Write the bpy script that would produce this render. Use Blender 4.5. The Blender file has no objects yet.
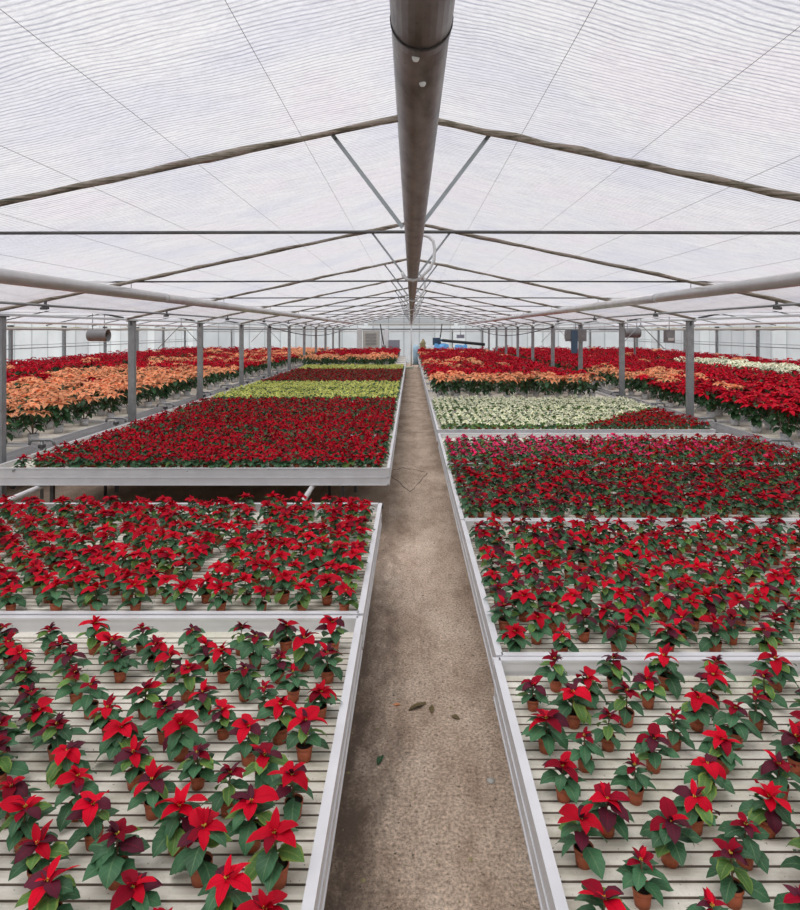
import bpy, math, random
import numpy as np
from mathutils import Vector, Matrix
R = random.Random(7)
PI = math.pi
E = 2.3            # eye height; floor at 0
TB = 0.70          # bench surface
F = 625.0
sc = bpy.context.scene
COL = sc.collection

def ordn(n):
    w = ['zeroth','first','second','third','fourth','fifth','sixth','seventh','eighth','ninth','tenth','eleventh','twelfth',
         'thirteenth','fourteenth','fifteenth','sixteenth','seventeenth','eighteenth','nineteenth','twentieth']
    if n <= 20: return w[n]
    t = {2:'twenty',3:'thirty',4:'forty',5:'fifty'}[n//10]
    return t + '-' + w[n%10] if n % 10 else {3:'thirtieth',4:'fortieth',5:'fiftieth'}[n//10]

# ------------------------------------------------------------------ materials
class NT:
    def __init__(s, name):
        s.m = bpy.data.materials.new(name); s.m.use_nodes = True
        s.t = s.m.node_tree; s.t.nodes.clear()
        s.out = s.t.nodes.new('ShaderNodeOutputMaterial')
    def n(s, kind, **kw):
        nd = s.t.nodes.new(kind)
        for k, v in kw.items():
            if k in nd.inputs and not hasattr(nd, k): nd.inputs[k].default_value = v
            elif hasattr(nd, k): setattr(nd, k, v)
            else: nd.inputs[k].default_value = v
        return nd
    def l(s, a, b): s.t.links.new(a, b)
    def ramp(s, fac, stops):
        r = s.t.nodes.new('ShaderNodeValToRGB')
        e = r.color_ramp.elements
        while len(e) < len(stops): e.new(0.5)
        for el, (p, c) in zip(e, stops):
            el.position = p; el.color = (*c, 1) if len(c) == 3 else c
        s.l(fac, r.inputs['Fac']); return r.outputs['Color']
    def mix(s, fac, a, b, mode='MIX'):
        m = s.t.nodes.new('ShaderNodeMix'); m.data_type = 'RGBA'; m.blend_type = mode
        for i, v in ((0, fac), (6, a), (7, b)):
            if hasattr(v, 'is_linked') or hasattr(v, 'links'): s.l(v, m.inputs[i])
            else: m.inputs[i].default_value = v if i == 0 else (*v, 1)
        return m.outputs[2]
    def math(s, op, a, b=0.0):
        m = s.t.nodes.new('ShaderNodeMath'); m.operation = op
        for i, v in ((0, a), (1, b)):
            if hasattr(v, 'links'): s.l(v, m.inputs[i])
            else: m.inputs[i].default_value = v
        return m.outputs[0]
    def pos(s): return s.n('ShaderNodeNewGeometry').outputs['Position']
    def noise(s, vec, scale, detail=3, rough=.55):
        n = s.t.nodes.new('ShaderNodeTexNoise'); n.inputs['Scale'].default_value = scale
        n.inputs['Detail'].default_value = detail; n.inputs['Roughness'].default_value = rough
        if vec is not None: s.l(vec, n.inputs['Vector'])
        return n.outputs['Fac']

def simple(name, col, rough=.5, metal=0.0, var=.15, scale=8.0, bump=0.0):
    t = NT(name); p = t.pos()
    nz = t.noise(p, scale, 4)
    c = t.ramp(nz, [(.3, tuple(v*(1-var) for v in col)), (.7, tuple(min(1, v*(1+var)) for v in col))])
    b = t.n('ShaderNodeBsdfPrincipled', Roughness=rough, Metallic=metal)
    t.l(c, b.inputs['Base Color'])
    if bump:
        bp = t.n('ShaderNodeBump', Strength=bump, Distance=.004); t.l(t.noise(p, scale*12, 3), bp.inputs['Height'])
        t.l(bp.outputs[0], b.inputs['Normal'])
    t.l(b.outputs[0], t.out.inputs[0]); return t.m

def leafmat(name, col, vein, edge=None, rough=.5, trans=.2, veinamt=.6, hv=.22, spec=.3):
    t = NT(name)
    uv = t.n('ShaderNodeUVMap').outputs[0]
    sp = t.n('ShaderNodeSeparateXYZ'); t.l(uv, sp.inputs[0])
    u = t.math('ABSOLUTE', sp.outputs[0])
    mid = t.ramp(u, [(0.0, (1, 1, 1)), (.12, (0, 0, 0))])
    # side veins: chevrons
    ch = t.math('SUBTRACT', t.math('MULTIPLY', sp.outputs[1], 7.0), t.math('MULTIPLY', u, 1.6))
    fr = t.math('FRACT', ch)
    sv = t.ramp(fr, [(0.0, (.45, .45, .45)), (.16, (0, 0, 0)), (.9, (0, 0, 0)), (1, (.45, .45, .45))])
    veins = t.mix(1.0, mid, sv, 'ADD')
    nz = t.noise(t.pos(), 9, 2)
    base = t.ramp(nz, [(.3, tuple(v*(1-hv) for v in col)), (.7, tuple(min(1, v*(1+hv)) for v in col))])
    if edge:
        em = t.ramp(t.math('ADD', u, t.math('MULTIPLY', nz, .5)), [(.95, (0, 0, 0)), (1.3, (1, 1, 1))])
        base = t.mix(em, base, edge)
    oi = t.n('ShaderNodeObjectInfo').outputs['Random']
    hs = t.n('ShaderNodeHueSaturation'); t.l(base, hs.inputs['Color'])
    t.l(t.math('ADD', t.math('MULTIPLY', oi, .4), .8), hs.inputs['Value'])
    vm = t.math('MULTIPLY', veins, veinamt)
    c = t.mix(vm, hs.outputs[0], vein)
    b = t.n('ShaderNodeBsdfPrincipled', Roughness=rough); t.l(c, b.inputs['Base Color'])
    b.inputs['Specular IOR Level'].default_value = spec
    tr = t.n('ShaderNodeBsdfTranslucent'); t.l(c, tr.inputs[0])
    mx = t.n('ShaderNodeMixShader'); mx.inputs[0].default_value = trans
    t.l(b.outputs[0], mx.inputs[1]); t.l(tr.outputs[0], mx.inputs[2])
    t.l(mx.outputs[0], t.out.inputs[0]); return t.m

M = {}
M['green'] = leafmat('leaf_green', (.052, .150, .068), (.20, .33, .16), veinamt=.5, hv=.35)
M['pale_green'] = leafmat('leaf_pale_green', (.10, .22, .050), (.26, .36, .10), edge=(.20, .30, .06))
M['deep_green'] = leafmat('leaf_deep_green', (.022, .075, .024), (.08, .16, .05), veinamt=.4)
M['yellow'] = leafmat('leaf_yellowing', (.50, .45, .035), (.30, .40, .05))
M['red'] = leafmat('bract_red', (.60, .003, .022), (.40, .002, .014), trans=.22, veinamt=.5, hv=.2, rough=.65, spec=.12)
M['dark_red'] = leafmat('bract_dark_red', (.27, .003, .018), (.16, .002, .012), trans=.2, veinamt=.5, rough=.65, spec=.12)
M['burgundy'] = leafmat('bract_burgundy', (.085, .010, .024), (.22, .012, .03), trans=.12, veinamt=.4, rough=.6, spec=.2)
M['brick'] = leafmat('bract_brick_red', (.50, .008, .014), (.30, .006, .01), trans=.22, veinamt=.3, hv=.3, rough=.65, spec=.12)
M['pink'] = leafmat('bract_pink', (.74, .030, .15), (.45, .01, .06), trans=.22, veinamt=.4, hv=.3, spec=.15)
M['salmon'] = leafmat('bract_salmon', (.97, .36, .17), (.94, .58, .22), edge=(.99, .50, .30), spec=.15, trans=.25, veinamt=.45, hv=.2)
M['cream'] = leafmat('bract_cream', (.93, .93, .70), (.76, .82, .50), trans=.2, veinamt=.3, hv=.1)
M['lime'] = leafmat('bract_lime', (.66, .68, .20), (.40, .52, .10), trans=.25, veinamt=.3, hv=.15)
M['bud'] = simple('flower_bud_yellow', (.55, .42, .05), .5, var=.3, scale=200)
M['stem'] = simple('plant_stem', (.16, .09, .04), .6, var=.3, scale=60)
M['terracotta'] = simple('terracotta_pot', (.42, .105, .042), .55, var=.18, scale=14)
M['grey_pot'] = simple('grey_white_pot', (.62, .62, .62), .45, var=.08, scale=10)
M['soil'] = simple('potting_soil', (.022, .013, .008), .95, var=.5, scale=160, bump=.5)
M['alu'] = simple('aluminium_rail', (.72, .73, .74), .38, metal=.25, var=.07, scale=5)
M['steel'] = simple('galvanised_steel', (.27, .285, .29), .45, metal=.35, var=.15, scale=9)
M['dark_steel'] = simple('dark_steel', (.10, .10, .10), .5, metal=.4, var=.2, scale=12)
M['strip'] = simple('strut_steel', (.30, .33, .34), .45, metal=.3, var=.1, scale=8)
M['pipe'] = simple('heating_pipe', (.60, .59, .58), .33, metal=.4, var=.1, scale=6)
M['white_paint'] = simple('white_painted_pipe', (.62, .64, .64), .4, var=.06)
M['motor'] = simple('motor_grey', (.20, .20, .20), .45, metal=.3, var=.15)
M['black'] = simple('black_rubber', (.02, .02, .022), .5, var=.2)
M['blue'] = simple('blue_plastic_sheet', (.15, .45, .85), .4, var=.2, scale=3)
M['pale_blue'] = simple('pale_blue_plastic', (.42, .62, .75), .4, var=.2, scale=4)
M['white_sheet'] = simple('white_sheet', (.80, .82, .83), .5, var=.06, scale=4)
M['cabinet'] = simple('cabinet_beige', (.50, .50, .46), .5, var=.06)
M['louvre'] = simple('louvre_grey', (.30, .31, .30), .5, var=.1)
M['box_grey'] = simple('box_blue_grey', (.27, .28, .33), .5, var=.1)
M['dkblue'] = simple('dark_blue_enamel', (.04, .08, .13), .4, var=.1)
M['mat_green'] = simple('green_mat', (.13, .22, .13), .8, var=.3)
M['straw'] = simple('dry_foliage', (.35, .30, .16), .8, var=.3)

def m_duct():
    t = NT('duct_metal'); p = t.pos()
    mp = t.n('ShaderNodeMapping'); mp.inputs['Scale'].default_value = (14, 5, 14); t.l(p, mp.inputs[0])
    nz = t.noise(mp.outputs[0], 1.6, 6, .65)
    c = t.ramp(nz, [(.30, (.055, .048, .044)), (.5, (.165, .150, .140)), (.72, (.25, .235, .225))])
    sp = t.noise(p, 90, 2)
    c = t.mix(t.ramp(sp, [(.66, (0, 0, 0)), (.74, (.7, .7, .7))]), c, (.05, .045, .04))
    b = t.n('ShaderNodeBsdfPrincipled', Roughness=.42, Metallic=.45); t.l(c, b.inputs['Base Color'])
    t.l(b.outputs[0], t.out.inputs[0]); return t.m
M['duct'] = m_duct()

def m_tray():
    t = NT('bench_tray'); p = t.pos()
    mp = t.n('ShaderNodeMapping'); mp.inputs['Scale'].default_value = (1.3, 6, 3); t.l(p, mp.inputs[0])
    a = t.noise(mp.outputs[0], 2.2, 6, .65)
    c = t.ramp(a, [(.3, (.52, .49, .39)), (.5, (.74, .71, .61)), (.7, (.86, .84, .75))])
    g = t.noise(p, 1.7, 3)
    dr = t.noise(p, 13, 5, .7)
    c = t.mix(t.math('MULTIPLY', t.ramp(dr, [(.50, (0, 0, 0)), (.66, (1, 1, 1))]), .30), c, (.34, .30, .22))
    c = t.mix(t.math('MULTIPLY', t.ramp(g, [(.5, (0, 0, 0)), (.75, (1, 1, 1))]), .5), c, (.56, .58, .40))
    s = t.noise(p, 70, 2)
    c = t.mix(t.ramp(s, [(.68, (0, 0, 0)), (.74, (.8, .8, .8))]), c, (.12, .09, .06))
    b = t.n('ShaderNodeBsdfPrincipled', Roughness=.6); t.l(c, b.inputs['Base Color'])
    t.l(b.outputs[0], t.out.inputs[0]); return t.m
M['tray'] = m_tray()
M['groove'] = simple('groove_brown', (.16, .13, .10), .9, var=.3, scale=20)  # plain dark brown for tray grooves, path joints, cracks and grit

def m_floor():
    t = NT('path_concrete'); p = t.pos()
    mp = t.n('ShaderNodeMapping'); mp.inputs['Scale'].default_value = (1.0, .45, 1); t.l(p, mp.inputs[0])
    big = t.noise(mp.outputs[0], 2.6, 10, .74)
    c = t.ramp(big, [(.26, (.26, .185, .130)), (.42, (.50, .385, .290)), (.55, (.68, .55, .43)), (.72, (.85, .73, .60))])
    fine = t.noise(p, 60, 6, .75)
    c = t.mix(.85, c, t.ramp(fine, [(.34, (.22, .19, .16)), (.5, (.88, .87, .86)), (.66, (1.5, 1.45, 1.4))]), 'MULTIPLY')
    mid = t.noise(p, 17, 8, .75)
    c = t.mix(t.math('MULTIPLY', t.ramp(mid, [(.56, (0, 0, 0)), (.64, (1, 1, 1))]), .55), c, (.19, .135, .095))
    gr = t.noise(p, 160, 2)
    c = t.mix(t.ramp(gr, [(.64, (0, 0, 0)), (.70, (.9, .9, .9))]), c, (.05, .035, .025))
    gr2 = t.noise(p, 110, 2)
    c = t.mix(t.ramp(gr2, [(.68, (0, 0, 0)), (.72, (.7, .7, .7))]), c, (.55, .48, .40))
    # dark damp soil stains towards the left edge and in scattered patches
    st = t.noise(mp.outputs[0], 5.5, 10, .78)
    sx = t.n('ShaderNodeSeparateXYZ'); t.l(p, sx.inputs[0])
    lx = t.ramp(t.math('ADD', sx.outputs[0], t.math('MULTIPLY', st, 1.1)), [(.22, (1, 1, 1)), (.50, (0, 0, 0))])
    near = t.ramp(t.math('DIVIDE', sx.outputs[1], 14.0), [(.25, (1, 1, 1)), (.75, (.25, .25, .25))])
    c = t.mix(t.math('MULTIPLY', t.math('MULTIPLY', lx, near), .9), c, (.13, .092, .066))
    pt = t.ramp(st, [(.63, (0, 0, 0)), (.70, (.8, .8, .8))])
    c = t.mix(pt, c, (.20, .145, .105))
    b = t.n('ShaderNodeBsdfPrincipled', Roughness=.9); t.l(c, b.inputs['Base Color'])
    bp = t.n('ShaderNodeBump', Strength=.5, Distance=.006); t.l(fine, bp.inputs['Height']); t.l(bp.outputs[0], b.inputs['Normal'])
    t.l(b.outputs[0], t.out.inputs[0]); return t.m
M['floor'] = m_floor()

def m_film(name, ribs=True, transp=.50, tint=(.745, .738, .75)):
    t = NT(name); p = t.pos()
    if ribs:
        sp = t.n('ShaderNodeSeparateXYZ'); t.l(p, sp.inputs[0])
        mp = t.n('ShaderNodeMapping'); mp.inputs['Scale'].default_value = (.9, .5, .5); t.l(p, mp.inputs[0])
        warp = t.noise(mp.outputs[0], 1.3, 3, .5)
        w2 = t.noise(p, 6, 3, .5)
        # pleats sag: lines bow away from the frames
        y = t.math('ADD', sp.outputs[1], t.math('ADD', t.math('MULTIPLY', warp, .22), t.math('MULTIPLY', w2, .004)))
        tri = t.math('PINGPONG', t.math('MULTIPLY', y, 62.0), 1.0)
        line = t.ramp(tri, [(.0, (1, 1, 1)), (.55, (0, 0, 0))])
        mp2 = t.n('ShaderNodeMapping'); mp2.inputs['Scale'].default_value = (1.1, 6.5, 1); t.l(p, mp2.inputs[0])
        streak = t.noise(mp2.outputs[0], 2.4, 6, .7)
        mp3 = t.n('ShaderNodeMapping'); mp3.inputs['Scale'].default_value = (3, 26, 1); t.l(p, mp3.inputs[0])
        streak2 = t.noise(mp3.outputs[0], 2.4, 4, .7)
        big = t.noise(p, .9, 2)
        amt = t.math('MULTIPLY', line, t.math('ADD', t.math('MULTIPLY', t.ramp(streak, [(.35, (0, 0, 0)), (.65, (1, 1, 1))]), .5), .30))
        tintn = t.ramp(big, [(.35, (.685, .68, .735)), (.5, tint), (.65, (.755, .72, .745))])
        c = t.mix(amt, tintn, (.23, .24, .33))
        gn = t.n('ShaderNodeMapping'); gn.inputs['Scale'].default_value = (40, 120, 1); t.l(p, gn.inputs[0])
        c = t.mix(1.0, c, t.ramp(t.noise(gn.outputs[0], 1.0, 3, .8), [(.30, (.80, .80, .82)), (.55, (1, 1, 1)), (.75, (1.06, 1.06, 1.06))]), 'MULTIPLY')
        c = t.mix(1.0, c, t.ramp(streak2, [(.25, (.82, .82, .83)), (.5, (1, 1, 1)), (.75, (1.05, 1.05, 1.05))]), 'MULTIPLY')
    else:
        c = t.ramp(t.noise(p, 1.2, 3), [(.3, tuple(v*.93 for v in tint)), (.7, tint)])
        sp = t.n('ShaderNodeSeparateXYZ'); t.l(p, sp.inputs[0])
        q = t.math('ADD', sp.outputs[0], sp.outputs[1])
        seam = t.ramp(t.math('PINGPONG', q, .55), [(.0, (1, 1, 1)), (.05, (0, 0, 0))])
        c = t.mix(t.math('MULTIPLY', seam, .55), c, (.30, .33, .34))
        pan = t.n('ShaderNodeTexWhiteNoise', noise_dimensions='1D'); t.l(t.math('FLOOR', t.math('DIVIDE', q, 1.1)), pan.inputs['W'])
        c = t.mix(1.0, c, t.ramp(pan.outputs[0], [(0, (.86, .86, .87)), (1, (1, 1, 1))]), 'MULTIPLY')
    tb = t.n('ShaderNodeBsdfTransparent'); t.l(c, tb.inputs[0])
    tl = t.n('ShaderNodeBsdfTranslucent'); t.l(c, tl.inputs[0])
    df = t.n('ShaderNodeBsdfDiffuse'); t.l(c, df.inputs[0])
    m1 = t.n('ShaderNodeMixShader'); m1.inputs[0].default_value = .3; t.l(tl.outputs[0], m1.inputs[1]); t.l(df.outputs[0], m1.inputs[2])
    m2 = t.n('ShaderNodeMixShader'); m2.inputs[0].default_value = transp; t.l(m1.outputs[0], m2.inputs[1]); t.l(tb.outputs[0], m2.inputs[2])
    t.l(m2.outputs[0], t.out.inputs[0]); return t.m
M['film'] = m_film('shade_screen')
M['wallfilm'] = m_film('wall_film', ribs=False, transp=.36, tint=(.96, .98, .98))

def m_bundle():
    t = NT('screen_bundle'); p = t.pos()
    mp = t.n('ShaderNodeMapping'); mp.inputs['Scale'].default_value = (1.2, 50, 50); t.l(p, mp.inputs[0])
    a = t.noise(mp.outputs[0], 1.5, 4, .6)
    c = t.ramp(a, [(.3, (.035, .04, .03)), (.45, (.15, .125, .085)), (.55, (.30, .27, .23)), (.68, (.16, .07, .05))])
    b = t.n('ShaderNodeBsdfPrincipled', Roughness=.7); t.l(c, b.inputs['Base Color']); t.l(b.outputs[0], t.out.inputs[0]); return t.m
M['bundle'] = m_bundle()

# ------------------------------------------------------------------ mesh builder
class MB:
    def __init__(s): s.v = []; s.f = []; s.m = []; s.uv = []; s.smooth = []
    def quad(s, f, m=0, sm=False): s.f.append(f); s.m.append(m); s.smooth.append(sm); s.uv += [(0.5, 0.5)]*len(f)
    def box(s, x0, x1, y0, y1, z0, z1, m=0, mat=None):
        b = len(s.v)
        P = [(x0,y0,z0),(x1,y0,z0),(x1,y1,z0),(x0,y1,z0),(x0,y0,z1),(x1,y0,z1),(x1,y1,z1),(x0,y1,z1)]
        if mat is not None: P = [tuple(mat @ Vector(q)) for q in P]
        s.v += P
        for f in ((0,3,2,1),(4,5,6,7),(0,1,5,4),(1,2,6,5),(2,3,7,6),(3,0,4,7)): s.quad(tuple(b+i for i in f), m)
    def tube(s, pts, r, n=10, m=0, caps=True, sm=True):
        pts = [Vector(p) for p in pts]; b0 = len(s.v)
        rr = r if isinstance(r, (list, tuple)) else [r]*len(pts)
        up = None
        for i, p in enumerate(pts):
            d = (pts[min(i+1, len(pts)-1)] - pts[max(i-1, 0)]).normalized()
            if up is None: up = Vector((0,0,1)) if abs(d.z) < .9 else Vector((1,0,0))
            a = d.cross(up).normalized(); c = a.cross(d).normalized(); up = c
            for k in range(n):
                th = 2*PI*k/n; q = p + (a*math.cos(th) + c*math.sin(th))*rr[i]; s.v.append(tuple(q))
        for i in range(len(pts)-1):
            for k in range(n):
                k2 = (k+1) % n; s.quad((b0+i*n+k, b0+i*n+k2, b0+(i+1)*n+k2, b0+(i+1)*n+k), m, sm)
        if caps:
            s.quad(tuple(b0+k for k in range(n))[::-1], m); e = b0+(len(pts)-1)*n
            s.quad(tuple(e+k for k in range(n)), m)
    def lathe(s, prof, n=14, m=0, c=(0,0,0), sm=True):
        b0 = len(s.v)
        for (r, z) in prof:
            for k in range(n): s.v.append((c[0]+r*math.cos(2*PI*k/n), c[1]+r*math.sin(2*PI*k/n), c[2]+z))
        for i in range(len(prof)-1):
            for k in range(n):
                k2 = (k+1) % n; s.quad((b0+i*n+k, b0+i*n+k2, b0+(i+1)*n+k2, b0+(i+1)*n+k), m, sm)
    def disc(s, r, z, n=14, m=0):
        b0 = len(s.v)
        for k in range(n): s.v.append((r*math.cos(2*PI*k/n), r*math.sin(2*PI*k/n), z))
        s.quad(tuple(b0+k for k in range(n)), m)
    def leaf(s, base, az, el, L, W, droop, m=0, nl=6, nw=4, fold=.25, teeth=0.0, pet=.16, roll=0.0, rng=R):
        b0 = len(s.v)
        d0 = Vector((math.cos(az), math.sin(az), 0)); side0 = Vector((-math.sin(az), math.cos(az), 0)); Z = Vector((0,0,1))
        p = Vector(base); ds = L/nl; tw = rng.uniform(-.25, .25)
        for i in range(nl+1):
            t = i/nl; a = el - droop*(t**1.2)
            d = d0*math.cos(a) + Z*math.sin(a); nrm = -d0*math.sin(a) + Z*math.cos(a)
            rr = roll + tw*t
            side = side0*math.cos(rr) + nrm*math.sin(rr); nn = nrm*math.cos(rr) - side0*math.sin(rr)
            if i: p = p + d*ds
            if t <= pet: w = .03*L
            else:
                q = (t-pet)/(1-pet); w = W*.5*2.05*(q**.55)*((1-q)**.85)
                if 0 < i < nl: w *= 1 + (teeth if i % 2 else -teeth)
            if i == nl: w = .0004
            for j in range(nw+1):
                u = -1+2*j/nw
                wav = .12*W*math.sin(5*t+az*3)*u*abs(u)*(1-t)
                s.v.append(tuple(p + side*(u*w) + nn*(fold*abs(u)*w + wav)))
        for i in range(nl):
            for j in range(nw):
                a = b0+i*(nw+1)+j
                s.f.append((a, a+1, a+nw+2, a+nw+1)); s.m.append(m); s.smooth.append(True)
                u0 = -1+2*j/nw; u1 = -1+2*(j+1)/nw
                s.uv += [(u0, i/nl), (u1, i/nl), (u1, (i+1)/nl), (u0, (i+1)/nl)]
    def arrays(s):
        return (np.array(s.v, np.float32), np.concatenate([np.array(f, np.int32) for f in s.f]),
                np.array([len(f) for f in s.f], np.int32), np.array(s.m, np.int32), np.array(s.uv, np.float32), np.array(s.smooth, bool))
    def mesh(s, name, mats): return mesh_from(name, mats, *s.arrays())
    def build(s, name, mats, parent=None, loc=None, rz=0.0):
        if not isinstance(mats, (list, tuple)): mats = [mats]
        o = bpy.data.objects.new(name, s.mesh(name, mats)); COL.objects.link(o)
        if parent: o.parent = parent
        if loc: o.location = loc
        if rz: o.rotation_euler.z = rz
        return o

def mesh_from(name, mats, co, lv, lt, mi, uv, sm):
    me = bpy.data.meshes.new(name)
    me.vertices.add(len(co)); me.vertices.foreach_set('co', co.ravel())
    me.loops.add(len(lv)); me.loops.foreach_set('vertex_index', lv)
    me.polygons.add(len(lt)); ls = np.zeros(len(lt), np.int32); ls[1:] = np.cumsum(lt)[:-1]
    me.polygons.foreach_set('loop_start', ls); me.polygons.foreach_set('loop_total', lt)
    me.polygons.foreach_set('material_index', mi); me.polygons.foreach_set('use_smooth', sm)
    u = me.uv_layers.new(name='UVMap'); u.data.foreach_set('uv', uv.ravel())
    for k in mats: me.materials.append(M[k] if isinstance(k, str) else k)
    me.update(calc_edges=True); me.validate(); return me

def merge(name, mats, items):
    """items: (arrays, x, y, z, rot, scale) -> one mesh"""
    C, LV, LT, MI, UV, SM = [], [], [], [], [], []; off = 0
    for (a, x, y, z, rt, s) in items:
        co, lv, lt, mi, uv, sm = a; c, q = math.cos(rt), math.sin(rt)
        n = np.empty_like(co); n[:,0] = (co[:,0]*c-co[:,1]*q)*s+x; n[:,1] = (co[:,0]*q+co[:,1]*c)*s+y; n[:,2] = co[:,2]*s+z
        C.append(n); LV.append(lv+off); LT.append(lt); MI.append(mi); UV.append(uv); SM.append(sm); off += len(co)
    return mesh_from(name, mats, np.concatenate(C), np.concatenate(LV), np.concatenate(LT), np.concatenate(MI), np.concatenate(UV), np.concatenate(SM))

def tag(o, label=None, cat=None, group=None, kind=None):
    if label: o['label'] = label
    if cat: o['category'] = cat
    if group: o['group'] = group
    if kind: o['kind'] = kind
    return o
def empty(name, loc=(0,0,0), rz=0):
    o = bpy.data.objects.new(name, None); o.empty_display_size = .1; COL.objects.link(o); o.location = loc; o.rotation_euler.z = rz
    return o
def struct(mb, name, mats): return tag(mb.build(name, mats), kind='structure')

ENDY = 44.5; BACKY = -4.0
RIDGE = E+1.28; EAVE = E+.22; BAY = 5.0
def roof_z(X):
    x = abs(X)
    if x > 15: x = 15
    if x > BAY: x = abs(x-10)
    return RIDGE - (RIDGE-EAVE)*x/BAY

# ------------------------------------------------------------------ setting
b = MB(); b.box(-16, 16, BACKY-.2, ENDY+.3, -.1, 0); struct(b, 'floor', 'floor')
b = MB()
for side in (-1, 1):
    for (xa, xb) in ((0, 5), (5, 10), (10, 15.3)):
        nx = 6; b0 = len(b.v); ny = 0
        ys = []
        y = BACKY
        while y < ENDY+.01: ys.append(y); y += 3.65/6
        ys.append(ENDY+.05)
        for yy in ys:
            ph = ((yy-3.7) % 3.65)/3.65
            for i in range(nx+1):
                x = xa+(xb-xa)*i/nx; b.v.append((side*x, yy, roof_z(min(x, 14.999)) + .035 + .02 - .05*math.sin(PI*ph)*math.sin(PI*i/nx)))
        for r_ in range(len(ys)-1):
            for i in range(nx):
                a = b0+r_*(nx+1)+i; b.quad((a, a+1, a+nx+2, a+nx+1), 0, True)
struct(b, 'ceiling', 'film')
for sd, nm in ((-1, 'wall_left'), (1, 'wall_right')):
    b = MB(); b.box(sd*15.3-.02, sd*15.3+.02, BACKY, ENDY, 0, EAVE+.08); struct(b, nm, 'wallfilm')
for yy, nm in ((ENDY, 'wall_back'), (BACKY, 'wall_front')):
    b = MB(); n0 = 0
    xs = [-15.3, -10, -5, 0, 5, 10, 15.3]
    for i, x in enumerate(xs): b.v += [(x, yy, 0), (x, yy, roof_z(x)+.06)]
    for i in range(6): b.quad((2*i, 2*i+2, 2*i+3, 2*i+1))
    k = len(b.v)
    for i, x in enumerate(xs): b.v += [(x, yy+.03, 0), (x, yy+.03, roof_z(x)+.06)]
    for i in range(6): b.quad((k+2*i, k+2*i+2, k+2*i+3, k+2*i+1))
    struct(b, nm, 'wallfilm')
# concrete joints in the path
b = MB()
for y in (14.2, 18.1, 22, 26, 30, 34): b.box(-.75, .95, y, y+.022, .0, .0015)
struct(b, 'trim_1', 'groove')

# ------------------------------------------------------------------ structural frames
FR = [3.7+3.65*k for k in range(0, 12)]
def near(k): return 'nearest' if k == 0 else ordn(k+1)+' nearest'
for k, y in enumerate(FR):
    if y > ENDY: break
    # rafters (three bays); each with the gathered screen bundle
    for sd, sn in ((-1, 'left'), (1, 'right')):
        rt = empty('rafter', (sd*.05, y, RIDGE))
        tag(rt, f'{near(k)} sloping roof rafter with gathered shade cloth, {sn} of the central duct', 'roof rafter', 'roof rafters')
        m = MB(); m.tube([(0, .03, -.006), (sd*(BAY-.05), .03, -(RIDGE-EAVE)-.006)], .017, 8); m.build('beam', 'dark_steel', rt)
        m = MB(); pts = []; rr = []
        n = 26
        for i in range(n+1):
            x = (BAY-.05)*i/n; pts.append((sd*x, R.uniform(-.006, .006), -(RIDGE-EAVE)*x/BAY - .012 + R.uniform(-.008, .004))); rr.append(.019+R.uniform(-.005, .008))
        m.tube(pts, rr, 8); m.build('cloth_bundle', 'bundle', rt)
        st = empty('roof_strut', (sd*.05, y+.045, E+.62))
        tag(st, f'{near(k)} slanted flat grey strut rising from the duct to the {sn} rafter', 'strut', 'roof struts')
        a = Vector((0,0,0)); c = Vector((sd*.42, 0, .555)); d = (c-a).normalized(); nn = Vector((-d.z, 0, d.x))
        m = MB()
        for yo in (0, .006):
            m.v += [tuple(a+nn*.012+Vector((0,yo,0))), tuple(c+nn*.012+Vector((0,yo,0))), tuple(c-nn*.012+Vector((0,yo,0))), tuple(a-nn*.012+Vector((0,yo,0)))]
        for f in ((0,1,2,3),(7,6,5,4),(0,4,5,1),(1,5,6,2),(2,6,7,3),(3,7,4,0)): m.quad(f)
        m.build('flat_bar', 'strip', st)
        m = MB(); m.tube([(sd*.40, -.012, .53), (sd*.40, .012, .53)], .007, 8); m.build('bolt', 'dark_steel', st)
    m = MB(); m.tube([(-BAY+.06, y+.02, E+.575), (0, y+.02, E+.59), (BAY-.06, y+.02, E+.575)], .010, 8)
    tag(m.build('tie_rod', 'dark_steel'), f'{near(k)} thin dark tie rod spanning the bay under the roof', 'tie rod', 'tie rods')
# side bay frames
for k, y in enumerate(FR[1:]):
    for sd, sn in ((-1, 'left'), (1, 'right')):
        rt = empty('side_rafter', (sd*BAY, y, EAVE)); m = MB(); h = RIDGE-EAVE
        m.tube([(sd*.06, 0, .01), (sd*5, 0, h), (sd*9.95, 0, .01)], .02, 6); m.build('beam', 'dark_steel', rt)
        m = MB(); m.tube([(sd*1.6, 0, .33), (sd*8.4, 0, .33)], .009, 6); m.build('tie', 'steel', rt)
        tag(rt, f'{near(k)} roof frame of the {sn} neighbouring bay behind the posts', 'roof frame', 'side bay roof frames')
# longitudinal wires
for sd, sn in ((-1, 'left'), (1, 'right')):
    for i in range(0, 8):
        X = .08 if i == 0 else .64*i
        if X > 4.8: continue
        m = MB(); pts = []; y = BACKY+.1
        while y < ENDY-.1:
            pts.append((sd*X, y, roof_z(X)-.006)); y += 3.65/2
        m.tube(pts, .0013, 4, caps=False)
        tag(m.build('support_wire', 'steel'), f'thin lengthwise roof wire, {ordn(i+1)} {sn} of the central duct', 'wire', 'roof support wires')
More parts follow.
